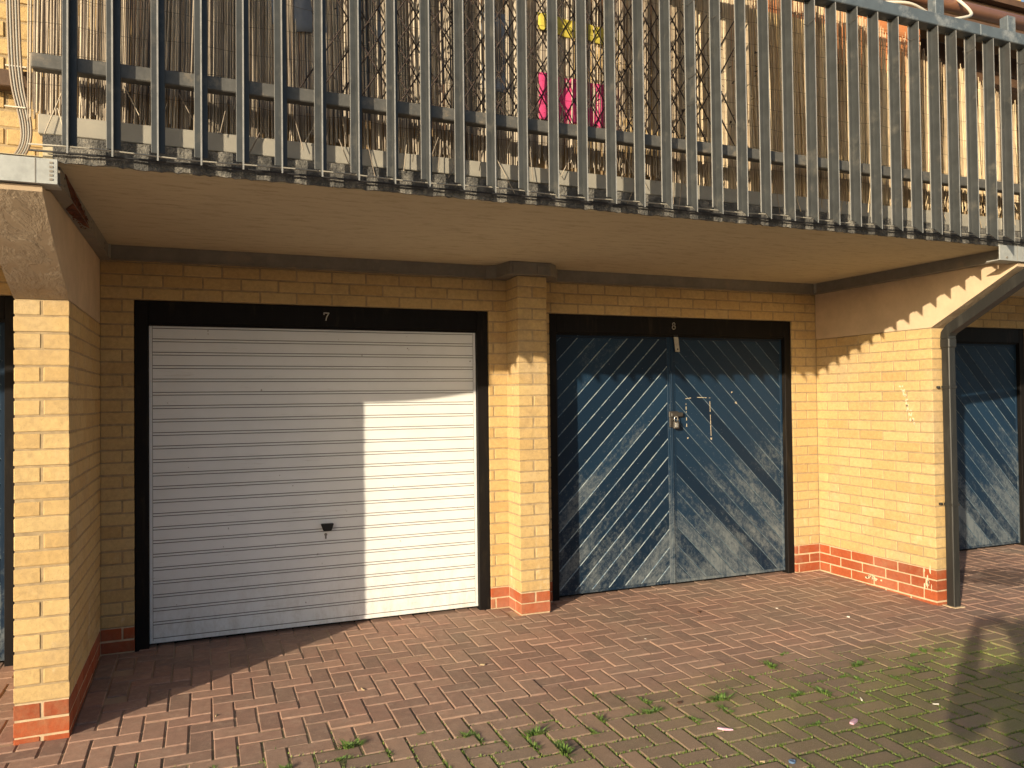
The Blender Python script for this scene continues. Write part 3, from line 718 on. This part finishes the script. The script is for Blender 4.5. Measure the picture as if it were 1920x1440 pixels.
# ------------------------------------------------------------------ things behind the reeds
b=MB(); rnd=random.Random(6); zA,zB=2.66,3.34
def bar2(b,x0,z0,x1,z1,r,y): b.tube([(x0,y+rnd.uniform(-.004,.004),z0),((x0+x1)/2,y+rnd.uniform(-.01,.01),(z0+z1)/2),(x1,y,z1)],r,5,0,False)
for x in [.95+.088*i for i in range(23)]:
    h=zB-zA; bar2(b,x,zA,x+h*.62,zB,.0034,-1.768); bar2(b,x+h*.62,zA,x,zB,.0034,-1.762)
for i in range(420):
    x=rnd.uniform(1.0,3.4); z=rnd.uniform(2.62,3.2); s=rnd.uniform(.006,.016); p=Vector((x,-1.765,z)); b.quad([p+Vector((rnd.uniform(-s,s),rnd.uniform(-s,s),rnd.uniform(-s,s))) for _ in range(3)])
b.build('trellis_netting',M['net'],recalc=False,label='dark diamond trellis netting behind the middle of the reed screen',category='netting')
def cloth(name,x0,x1,z0,z1,y,m,amp,label,cat,seed,drop=0.0):
    rnd=random.Random(seed); b=MB(); nx,nz=28,16
    def P(i,j):
        u,v=i/nx,j/nz; x=x0+(x1-x0)*u; z=z0+(z1-z0)*v+drop*u+amp*.6*math.sin(u*9+seed)*(1-v)
        return (x,y+amp*math.sin(u*17+seed)+amp*.5*math.sin(v*7+u*5),z)
    for i in range(nx):
        for j in range(nz): b.quad([P(i,j),P(i+1,j),P(i+1,j+1),P(i,j+1)])
    o=b.build(name,m,smooth=False,recalc=False,label=label,category=cat)
    weld_islands(o); o.data.polygons.foreach_set('use_smooth',[True]*len(o.data.polygons)); md=o.modifiers.new('thick','SOLIDIFY'); md.thickness=.003; return o
cloth('plastic_sheet',1.12,1.95,2.80,3.18,-1.690,M['pale_cloth'],.012,'pale blue grey sheet hanging behind the reeds left of the yellow cloth','sheet',1)
cloth('plastic_sheet',.72,1.08,2.95,3.45,-1.685,M['pale_cloth'],.015,'small pale sheet behind the reeds near the left end of the fence','sheet',5)
cloth('yellow_cloth',2.10,2.56,3.14,3.225,-1.706,M['yellow'],.006,'yellow strip of cloth behind the reeds above the pink cloth','cloth',2,-.03)
cloth('pink_cloth',2.10,2.56,2.70,2.93,-1.700,M['pink'],.010,'bright pink cloth behind the reeds below the yellow strip','cloth',3,-.02)
b=MB(); b.box(3.45,4.18,-1.50,-1.47,2.50,3.60,0,.003); b.box(3.45,4.18,-1.52,-1.501,3.0,3.05,0,.003); b.build('plywood_panel',M['ply'],label='ochre plywood panel standing behind the reeds right of the middle',category='panel')
b=MB()
for i in range(5): b.box(3.5,5.0,-1.42,-1.40,3.42+i*.085,3.50+i*.085,0,.003)
for x in (3.5,4.2,4.92): b.box(x,x+.07,-1.398,-1.34,2.4,3.9,0,.003)
b.build('slatted_screen',M['wood'],label='orange timber slat screen showing above the reeds at upper right',category='timber screen')
b=MB(); b.box(-.02,8.5,YS+.095,YS+.12,2.36,2.60,0,.002); b.build('timber_board',M['board'],label='ochre timber board along the balcony floor behind the reed ends',category='board')
# upper wall of the flat
up=empty('upper_wall',(0,.3,2.35),'yellow brick wall of the flat above the garages','wall')
def upper():
    rnd=random.Random(31); b=MB()
    for k in range(31,84):
        wall_run(b,rnd,-3.0,8.5,k,.30,False,.0)
    b.box(-3,8.5,.3035,.42,2.32,6.3,2)
    b.build('brickwork',[M['yellow_brick'],M['red_brick'],M['mortar_pale']],up)
upper()
pd=MB();  # dark panels added so the gaps between the reeds look shaded
for x0,x1 in ((.15,1.15),(1.16,2.16),(2.17,3.2)):
    pd.box(x0,x1,.262,.296,2.40,4.35,1); pd.box(x0,x0+.06,.25,.2615,2.40,4.35,0,.002); pd.box(x1-.06,x1,.25,.2615,2.40,4.35,0,.002); pd.box(x0+.0605,x1-.0605,.252,.2615,4.27,4.35,0,.002)
pd.build('dark_backing',[M['brown_beam'],M['black_plastic']],up,label='dark panels added to darken the wall behind the balcony screen')
b=MB(); b.box(2.6,8.5,-.55,-.35,3.95,4.25,0,.01); b.box(2.6,8.5,-.9,-.75,4.2,4.42,0,.01); b.box(2.6,8.5,-.95,.29,4.42,4.47,0); b.build('eaves_beam',M['brown_beam'],up,label='dark brown timber beams above the balcony')
b=MB(); b.tube([(2.0,-1.12,4.17),(8.5,-1.12,4.17)],.05,16); b.build('brown_pipe',M['brown_pipe'],smooth=True,label='brown round pipe above the fence at the top right corner',category='pipe')
def bez(P,n=24):
    out=[]
    for s in range(len(P)-1):
        p0=Vector(P[max(s-1,0)]);p1=Vector(P[s]);p2=Vector(P[s+1]);p3=Vector(P[min(s+2,len(P)-1)])
        for i in range(n):
            t=i/n; out.append(.5*((2*p1)+(p2-p0)*t+(2*p0-5*p1+4*p2-p3)*t*t+(3*p1-p0-3*p2+p3)*t**3))
    out.append(Vector(P[-1])); return out
# left parapet brick wall
lp=empty('brick_parapet',(-.5,-1.35,2.3),'sunlit yellow brick parapet left of the reed screen','wall')
b=MB(); rnd=random.Random(41)
for k in range(30,58):
    z=k*CB; x=-3.0+(0 if k%2 else .1125)
    while x<-.035:
        x1=min(x+.215,-.035); bx(b,x,x1,-1.40,-1.2975,z+.005,False,rnd,j=.003); x+=.225
b.box(-3.0,-.039,-1.3965,-1.18,2.2695,4.3,2)
b.build('brickwork',[M['yellow_brick'],M['red_brick'],M['mortar']],lp)
b=MB(); b.box(-3,-.055,-1.47,-1.405,2.63,2.70,0,.004); b.tube([(-.22,-1.475,2.655),(-.22,-1.47,2.655)],.01,10); b.build('wall_rail',M['brown_beam'],lp,label='dark rail fixed across the brick parapet')
# cable bundle on the parapet
cb=empty('cable_bundle',(-.12,-1.5,2.3),'bundle of tan and grey cables running down the brick parapet','cables')
for i in range(5):
    o_=-.010*i; b=MB()
    P=[(-.135+o_,-1.50,3.7),(-.132+o_,-1.50,3.2),(-.122+o_,-1.505,2.8),(-.108+o_,-1.515,2.62),(-.082+o_*.9,-1.515,2.47),(-.086+o_*.8,-1.52,2.38),(-.115+o_,-1.53,2.315),(-.17+o_*1.6,-1.54,2.283),(-.30,-1.55,2.278-i*.001)]
    b.tube(bez(P,10),.0048,8); b.build('cable',M['cable'] if i%2==0 else M['grey_cable'],cb,smooth=True)
for z in (2.70,2.53):
    b=MB(); b.box(-.172,-.098,-1.513 if z>2.6 else -1.525,-1.49,z-.003,z+.003,0,.001) ; b.build('cable_tie',M['white_cable'],cb)
# white hose above the fence on the right
b=MB(); b.tube(bez([(4.30,-1.62,3.70),(4.62,-1.66,3.74),(4.95,-1.60,3.73),(5.35,-1.5,3.86),(5.62,-1.3,4.05),(5.7,-1.12,4.25)],12),.011,10)
b.build('white_cable',M['white_cable'],smooth=True,label='thick white cable looping above the top rail at the right',category='cable')

# ------------------------------------------------------------------ downpipe
dp=empty('downpipe',(5.52,-1.17,zg(-1.17)),'dark grey rectangular downpipe fixed to the right brick pier','downpipe')
b=MB(); px0,px1=5.455,5.520; y0,y1=-1.215,-1.150
b.box(px0,px1,y0,y1,zg(-1.2)-.005,1.735,0,.006); b.box(px0+.004,px0+.0075,y0-.002,y0,zg(-1.2),1.735)
b.build('pipe_shaft',M['pipe'],dp)
# sloping section under the corbel, in the y-z plane
b=MB()
ax=[(-1.1825,1.70),(-1.1825,1.745),(-1.205,1.785),(-1.26,1.820),(-1.80,2.115),(-2.0,2.12)]
ax=[(-1.1825,1.72),(-1.186,1.752),(-1.215,1.785),(-1.78,2.093)]
def rect_sweep(b,ax,x0,x1,h):
    pr=None; n0=len(b.v); rows=[]
    for i,p in enumerate(ax):
        a=Vector(ax[max(i-1,0)]); c=Vector(ax[min(i+1,len(ax)-1)]); d=(c-a).normalized(); nrm=Vector((-d.y,d.x))*h
        q=Vector(p); rows.append([(x0,q.x+nrm.x,q.y+nrm.y),(x1,q.x+nrm.x,q.y+nrm.y),(x1,q.x-nrm.x,q.y-nrm.y),(x0,q.x-nrm.x,q.y-nrm.y)])
    for r0,r1 in zip(rows[:-1],rows[1:]):
        for k in range(4): b.quad([r0[k],r0[(k+1)%4],r1[(k+1)%4],r1[k]])
    b.quad(rows[0]); b.quad(rows[-1])
rect_sweep(b,ax,px0-.004,px1+.004,.034)
b.build('sloping_pipe',M['pipe'],dp)
for z in (1.375,.545):
    b=MB(); b.box(px0-.004,px1+.004,y0-.004,y1+.001,z-.010,z+.010,0,.002); b.box(px0-.028,px0-.0045,-1.146,-1.128,z-.008,z+.008,0,.002); b.box(px1+.0045,px1+.026,-1.146,-1.128,z-.008,z+.008,0,.002)
    b.tube([(px0-.017,-1.150,z),(px0-.017,-1.146,z)],.005,8); b.build('pipe_clip',M['pipe'],dp)
b=MB(); b.box(px0-.006,px1+.006,y0-.006,y1+.004,1.655,1.72,0,.005); b.build('pipe_socket',M['pipe'],dp)
b=MB(); b.box(px0-.018,px1+.018,y0-.018,y1+.02,zg(-1.2)-.01,zg(-1.2)+.004,0,.002); b.build('mortar_collar',M['mortar_pale'],dp)

# ------------------------------------------------------------------ weeds, moss, litter
def tuft_mesh(seed,n,h,sp):
    rnd=random.Random(seed); b=MB()
    for i in range(n):
        a=rnd.uniform(0,6.28); r=rnd.uniform(0,sp); hh=h*rnd.uniform(.45,1.1); l=rnd.uniform(.2,.9)*hh; w=rnd.uniform(.0012,.0024)
        x,y=r*math.cos(a)*1.6,r*math.sin(a); dx,dy=math.cos(a)*l,math.sin(a)*l; px,py=-math.sin(a)*w,math.cos(a)*w
        b.quad([(x-px,y-py,0),(x+px,y+py,0),(x+dx*.4+px,y+dy*.4+py,hh*.65),(x+dx*.4-px,y+dy*.4-py,hh*.65)])
        m=len(b.v); b.v.append((x+dx,y+dy,hh)); b.f.append((m-1,m-2,m)); b.m.append(0)
    return b
variants=[tuft_mesh(s,n,h,sp) for s,n,h,sp in ((1,90,.045,.022),(2,60,.032,.018),(3,36,.024,.014))]
protos=[None]*3
T_=[(1.156,-1.69,0,'by itself in the foreground left of centre'),(.868,-1.756,0,''),(1.661,-1.76,0,''),(1.359,-1.833,1,''),(2.489,-1.713,1,''),(2.558,-1.852,0,''),(2.959,-1.879,0,''),(3.502,-1.629,0,''),(2.046,-2.1,0,''),(3.959,-1.734,0,''),(4.38,-1.759,1,''),(4.497,-1.768,0,''),(4.60,-1.80,0,''),(4.145,-1.767,1,''),(3.70,-1.50,2,''),(2.96,-2.025,0,''),(3.758,-1.859,1,''),(2.383,-1.63,1,''),(3.484,-2.031,1,''),(2.439,-1.903,1,''),(1.517,-2.058,1,''),(3.05,-2.097,1,''),(3.11,-1.789,1,''),(1.898,-2.008,1,''),(1.72,-1.86,1,''),(1.83,-1.93,2,''),(2.2,-1.98,2,''),(3.3,-1.72,2,''),(3.85,-1.95,1,''),(4.0,-2.02,2,''),(2.62,-1.78,2,''),(.60,-1.70,2,''),(2.30,-1.88,0,''),(1.10,-1.80,2,''),(1.48,-1.72,2,''),(2.75,-2.05,2,''),(3.35,-1.95,0,''),(3.62,-2.10,2,''),(4.2,-1.95,2,''),(4.4,-2.15,2,''),(2.05,-1.80,2,''),(3.2,-2.25,2,''),(1.95,-1.92,0,'')]
for i,(x,y,v,l) in enumerate(T_):
    if protos[v] is None: o=variants[v].build('grass_tuft',M['grass'],recalc=False); protos[v]=o
    else: o=protos[v].copy(); COL.objects.link(o)
    best=None
    for (x0,x1,y0,y1) in EDGES:
        if x0-.02<=x<=x1+.02 and y0-.02<=y<=y1+.02:
            for d,px,py,al in ((abs(x-x0),x0,y,1),(abs(y-y0),x,y0,0)):
                if best is None or d<best[0]: best=(d,px,py,al)
    if best: x,y,al=best[1],best[2],best[3]
    else: al=0
    s=random.uniform(.6,1.25); o.location=(x,y,zg(y)-.004); o.rotation_euler=(0,0,(1.5708 if al else 0)+random.uniform(-.1,.1)+(3.1416 if random.random()<.5 else 0)); o.scale=(s*random.uniform(1.0,2.1),s*.8,s*random.uniform(.4,.75))
    ORD.append((o,('thick','short','tiny')[v]+' green grass tuft in a paving joint','grass tuft','grass tufts growing in the paving joints'))
def moss():
    rnd=random.Random(17); b=MB(); 
    for (x0,x1,y0,y1) in EDGES:
        cy=(y0+y1)/2; cx=(x0+x1)/2
        if cy>-1.45 or cx<.2 or cx>7.2 or cy<-3.4: continue
        pm=min(1,max(0,(-1.5-cy)/.55))*min(1,.25+max(0,cx)/3.6)
        v=.5+.5*math.sin(cx*3.7+1.3*math.sin(cy*5))*math.sin(cy*4.1+cx*1.3)
        pm*=.35+.75*v
        for (ax,ay,bx_,by) in ((x0,y0,x1,y0),(x0,y0,x0,y1)):
            n=int(pm*60*(math.hypot(bx_-ax,by-ay)/.2))
            for i in range(n):
                t=rnd.random(); x=ax+(bx_-ax)*t+rnd.gauss(0,.0028); y=ay+(by-ay)*t+rnd.gauss(0,.0028); a=rnd.uniform(0,6.28); h=rnd.uniform(.003,.011); w=rnd.uniform(.0015,.0035); z=zg(y)-.004
                l=rnd.uniform(-.5,.5)*h
                b.quad([(x-math.cos(a)*w,y-math.sin(a)*w,z),(x+math.cos(a)*w,y+math.sin(a)*w,z),(x+math.sin(a)*l,y-math.cos(a)*l,z+h+.003)])
    b.build('moss',M['moss'],recalc=False,kind='stuff',label='green moss filling the joints of the outer paving',category='moss')
moss()
def flat_bit(name,x,y,pts,h,m,label,cat,rot=0):
    b=MB(); n=len(pts); rnd=random.Random(int(x*100)); c,s=math.cos(rot),math.sin(rot)
    q=[(x+c*p[0]-s*p[1],y+s*p[0]+c*p[1]) for p in pts]
    zt=[zg(y)+h+rnd.uniform(0,.006) for _ in q]; zb=zg(y)+.001
    n0=len(b.v); b.v+=[(p[0],p[1],z) for p,z in zip(q,zt)]+[(p[0],p[1],zb) for p in q]
    b.f.append(tuple(range(n))); b.m.append(0)
    for i in range(n): b.f.append((i,(i+1)%n,n+(i+1)%n,n+i)); b.m.append(0)
    return b.build(name,m,recalc=False,label=label,category=cat)
flat_bit('plastic_wrapper',2.773,-2.189,[(-.035,-.008),(-.01,-.012),(.035,-.004),(.03,.008),(-.02,.01)],.006,M['litter_pink'],'pale pink wrapper lying between mossy pavers at bottom centre','litter',-.6)
flat_bit('plastic_wrapper',3.371,-2.351,[(-.03,-.01),(.02,-.014),(.03,.004),(.0,.012),(-.03,.008)],.008,M['litter_pink'],'lilac wrapper lying on the mossy pavers right of centre','litter',.5)
flat_bit('bottle_cap',2.839,-2.546,[(.014*math.cos(R(a)),.014*math.sin(R(a))) for a in range(0,360,36)],.006,M['litter_blue'],'blue bottle cap on the pavers near the bottom edge','litter')
flat_bit('dead_leaf',2.75,-1.86,[(-.02,-.006),(0,-.012),(.022,0),(.004,.012),(-.014,.009)],.004,M['leaf'],'dark dead leaf lying beside the thick grass tufts','leaf',.4)
flat_bit('dead_leaf',3.74,-.62,[(-.02,-.008),(0,-.012),(.022,0),(.004,.012),(-.014,.009)],.004,M['leaf'],'dark dead leaf lying in front of the blue garage door','leaf',.9)
rnd=random.Random(77)
for i,(x,y) in enumerate(((3.609,-2.168),(2.727,-2.498),(3.1,-.966),(1.328,-1.095),(4.6,-1.1),(2.02,-1.0),(5.35,-2.0),(4.9,-2.3),(3.9,-2.35),(.62,-1.15),(4.3,-.75))):
    L=rnd.uniform(.008,.022); o=flat_bit('debris_chip',x,y,[(-L,-.003),(L,-.002),(L*.9,.003),(-L*.8,.004)],.003,M['twig'] if i%2 else M['cloud_white'],'','debris',rnd.uniform(0,3))
    ORD.append((o,('straw coloured' if i%2 else 'white')+' chip of debris on the paving','debris','pale chips scattered on the paving'))
def finish_labels():
    from collections import defaultdict
    g=defaultdict(list)
    for o,l,c,gr in ORD: g[l].append((o,c,gr))
    words=['','second','third','fourth','fifth','sixth','seventh','eighth','ninth','tenth','eleventh','twelfth','thirteenth','fourteenth','fifteenth','sixteenth']
    for l,L in g.items():
        def u(o):
            q=Vector(o.location) if o.location.length>0 else Vector(o.data.vertices[0].co); q=q-CAMP; return q.dot(_R2)/q.dot(_F)
        L.sort(key=lambda t:u(t[0]))
        for i,(o,c,gr) in enumerate(L):
            o['label']=l+', '+('leftmost of its size' if i==0 else words[i]+' from the left of its size') if c=='grass tuft' else l+', '+('leftmost' if i==0 else words[i]+' from the left')
            o['category']=c; o['group']=gr
finish_labels()

# ------------------------------------------------------------------ the person taking the picture (behind the camera; casts the arched shadow at lower right)
def person():
    P0=Vector((.36,-5.53,zg(-4.5)-.01)); fw=Vector((_F.x,_F.y,0)).normalized(); rt=Vector((fw.y,-fw.x,0))
    def W_(r,f,z): return P0+rt*r+fw*f+Vector((0,0,z))
    J={'pel':(0,0,.93,.15),'wai':(0,0,1.10,.135),'che':(0,-.01,1.30,.155),'nec':(0,0,1.45,.065),'hea':(0,.02,1.53,.075),'hd2':(0,.03,1.63,.095),'hd3':(0,.02,1.71,.06),
       'lh':(-.10,0,.88,.11),'lk':(-.12,.02,.48,.065),'la':(-.13,-.02,.08,.045),'lt':(-.14,.14,.035,.035),
       'rh':(.10,0,.88,.11),'rk':(.13,.02,.48,.065),'ra':(.15,-.02,.08,.045),'rt':(.17,.14,.035,.035),
       'ls':(-.20,0,1.38,.085),'le':(-.33,.10,1.16,.072),'lw':(-.125,.33,1.50,.048),'lp':(-.095,.37,1.575,.028),
       'rs':(.20,0,1.38,.085),'re':(.33,.10,1.18,.072),'rw':(.125,.33,1.50,.048),'rp':(.095,.37,1.575,.028)}
    E=[('pel','wai'),('wai','che'),('che','nec'),('nec','hea'),('hea','hd2'),('hd2','hd3'),('pel','lh'),('lh','lk'),('lk','la'),('la','lt'),('pel','rh'),('rh','rk'),('rk','ra'),('ra','rt'),
       ('che','ls'),('ls','le'),('le','lw'),('lw','lp'),('che','rs'),('rs','re'),('re','rw'),('rw','rp')]
    ks=list(J); vs=[W_(*J[k][:3]) for k in ks]; rad=[J[k][3] for k in ks]; ed=[(ks.index(a),ks.index(b)) for a,b in E]
    # fingers: four behind the phone edge and a thumb, each a short chain from the palm
    for sgn,pk in ((-1,'lp'),(1,'rp')):
        for q in range(4):
            a=len(vs); z=1.610-.022*q
            vs.append(W_(sgn*.088,.392,z)); rad.append(.0095); vs.append(W_(sgn*.070,.402-.002*q,z+.004)); rad.append(.0085)
            ed+= [(ks.index(pk),a),(a,a+1)]
        a=len(vs); vs.append(W_(sgn*.085,.355,1.592)); rad.append(.011); vs.append(W_(sgn*.060,.350,1.60)); rad.append(.0095); ed+=[(ks.index(pk),a),(a,a+1)]
    me=bpy.data.meshes.new('person'); me.from_pydata([tuple(v) for v in vs],ed,[]); o=bpy.data.objects.new('person',me); COL.objects.link(o)
    me.materials.append(M['coat']); sk=o.modifiers.new('skin','SKIN'); 
    for i,sv in enumerate(me.skin_vertices[0].data): sv.radius=(rad[i],rad[i]*(.8 if ks[i:i+1] in (['che'],['wai'],['pel']) else 1)); sv.use_root=(i==0)
    sb=o.modifiers.new('sub','SUBSURF'); sb.levels=2; sb.render_levels=2
    o['label']='person in a dark coat holding up a phone with both hands, taking the picture'; o['category']='person'
    b=MB(); 
    for i in range(2):
        pass
    c=W_(0,.376,1.583)
    ph=MB(); ph.box(-.075,.075,-.004,.004,-.037,.037,0,.002,fn=lambda x,y,z:c+rt*x+fw*y+Vector((0,0,z)))
    ph.build('phone',M['black_plastic'],label='black phone held up in both hands',category='phone')
person()

# ------------------------------------------------------------------ unseen building added behind the camera to hide the low sky from the recess
def opposite():
    t=empty('added_building',(0,-21,-.3),'unseen brick building added across the garage court to hide low sky','building')
    b=MB(); b.box(-45,45,-28,-21,-.7,2.7); b.build('wall',M['brown_brick'],t)
    b=MB(); b.prism([(-20.6,2.65),(-24.5,3.5),(-28.4,2.65),(-28.4,2.8),(-24.5,3.7),(-20.6,2.8)],'x',-45.4,45.4); b.build('roof',M['roof'],t)
    for i in range(14):
        x=-40+i*6; b=MB(); b.box(x-1.2,x+1.2,-21.001,-20.97,-.4,1.8,0,.01); b.build('garage_door',M['blue'],t)
M['brown_brick']=simple('distant_brick',(.26,.17,.10),.9,.2,6); M['roof']=simple('roof_tile',(.12,.07,.05),.9,.2,6)
opposite()

b=MB(); rnd=random.Random(15)
def patch(y,z,ry,rz,n=9):
    b.prism([(y+ry*rnd.uniform(.5,1.1)*math.cos(R(a)),z+rz*rnd.uniform(.5,1.1)*math.sin(R(a))) for a in range(0,360,360//n)],'x',W-.0022,W-.0002)
rp_=bpy.data.objects.get('brick_pier.001')
for i in range(26):
    t=i/25; patch(-.86-.10*t+rnd.uniform(-.012,.012),1.40-.30*t+rnd.uniform(-.015,.015),rnd.uniform(.004,.014),rnd.uniform(.006,.02))
for i in range(10): patch(-1.02-rnd.uniform(0,.09),rnd.uniform(-.06,.10),rnd.uniform(.003,.009),rnd.uniform(.01,.045))
for i in range(14): patch(-.55+rnd.gauss(0,.05),-.10+rnd.gauss(0,.012),rnd.uniform(.006,.02),rnd.uniform(.004,.010))
b.build('chalk_mark',M['chalk'],rp_,label='white chalky streaks')
# tree across the court whose crown dapples the outer paving
def tree(x,y,H,seed,label):
    t=empty('tree',(x,y,-.35),label,'tree'); rnd=random.Random(seed); b=MB()
    b.tube([(x,y,-.4),(x+.05,y,1.2),(x-.05,y+.05,2.6),(x,y,H*.8)],[.14,.11,.09,.03],8)
    tips=[]
    for i in range(26):
        z=rnd.uniform(1.9,H*.85); a=rnd.uniform(0,6.28); L=rnd.uniform(.7,1.7)*(1.15-(z/H)*.55)
        p=[(x,y,z),(x+math.cos(a)*L*.5,y+math.sin(a)*L*.5,z+.25),(x+math.cos(a)*L,y+math.sin(a)*L,z+rnd.uniform(.3,.7))]; b.tube(p,[.035,.02,.006],5); tips+= [p[1],p[2]]
    b.build('trunk',M['bark'],t,smooth=True)
    c=MB()
    for q in tips+[(x+rnd.gauss(0,.6),y+rnd.gauss(0,.6),H-rnd.uniform(.0,.9)) for _ in range(10)]:
        for i in range(15):
            p=Vector(q)+Vector((rnd.gauss(0,.26),rnd.gauss(0,.26),rnd.gauss(0,.20))); s_=rnd.uniform(.03,.06)
            d1=Vector((rnd.gauss(0,1),rnd.gauss(0,1),rnd.gauss(0,1))).normalized()*s_; d2=d1.orthogonal().normalized()*s_*.6
            c.quad([p-d1,p+d2,p+d1,p-d2])
    c.build('crown',M['moss'],t,recalc=False)
M['bark']=simple('bark',(.12,.09,.06),.9,.3,10)
tree(-12.4,-15.0,5.60,5,'small leafy tree across the court, behind the camera')
tree(-9.6,-15.4,5.05,9,'taller leafy tree across the court, behind the camera')
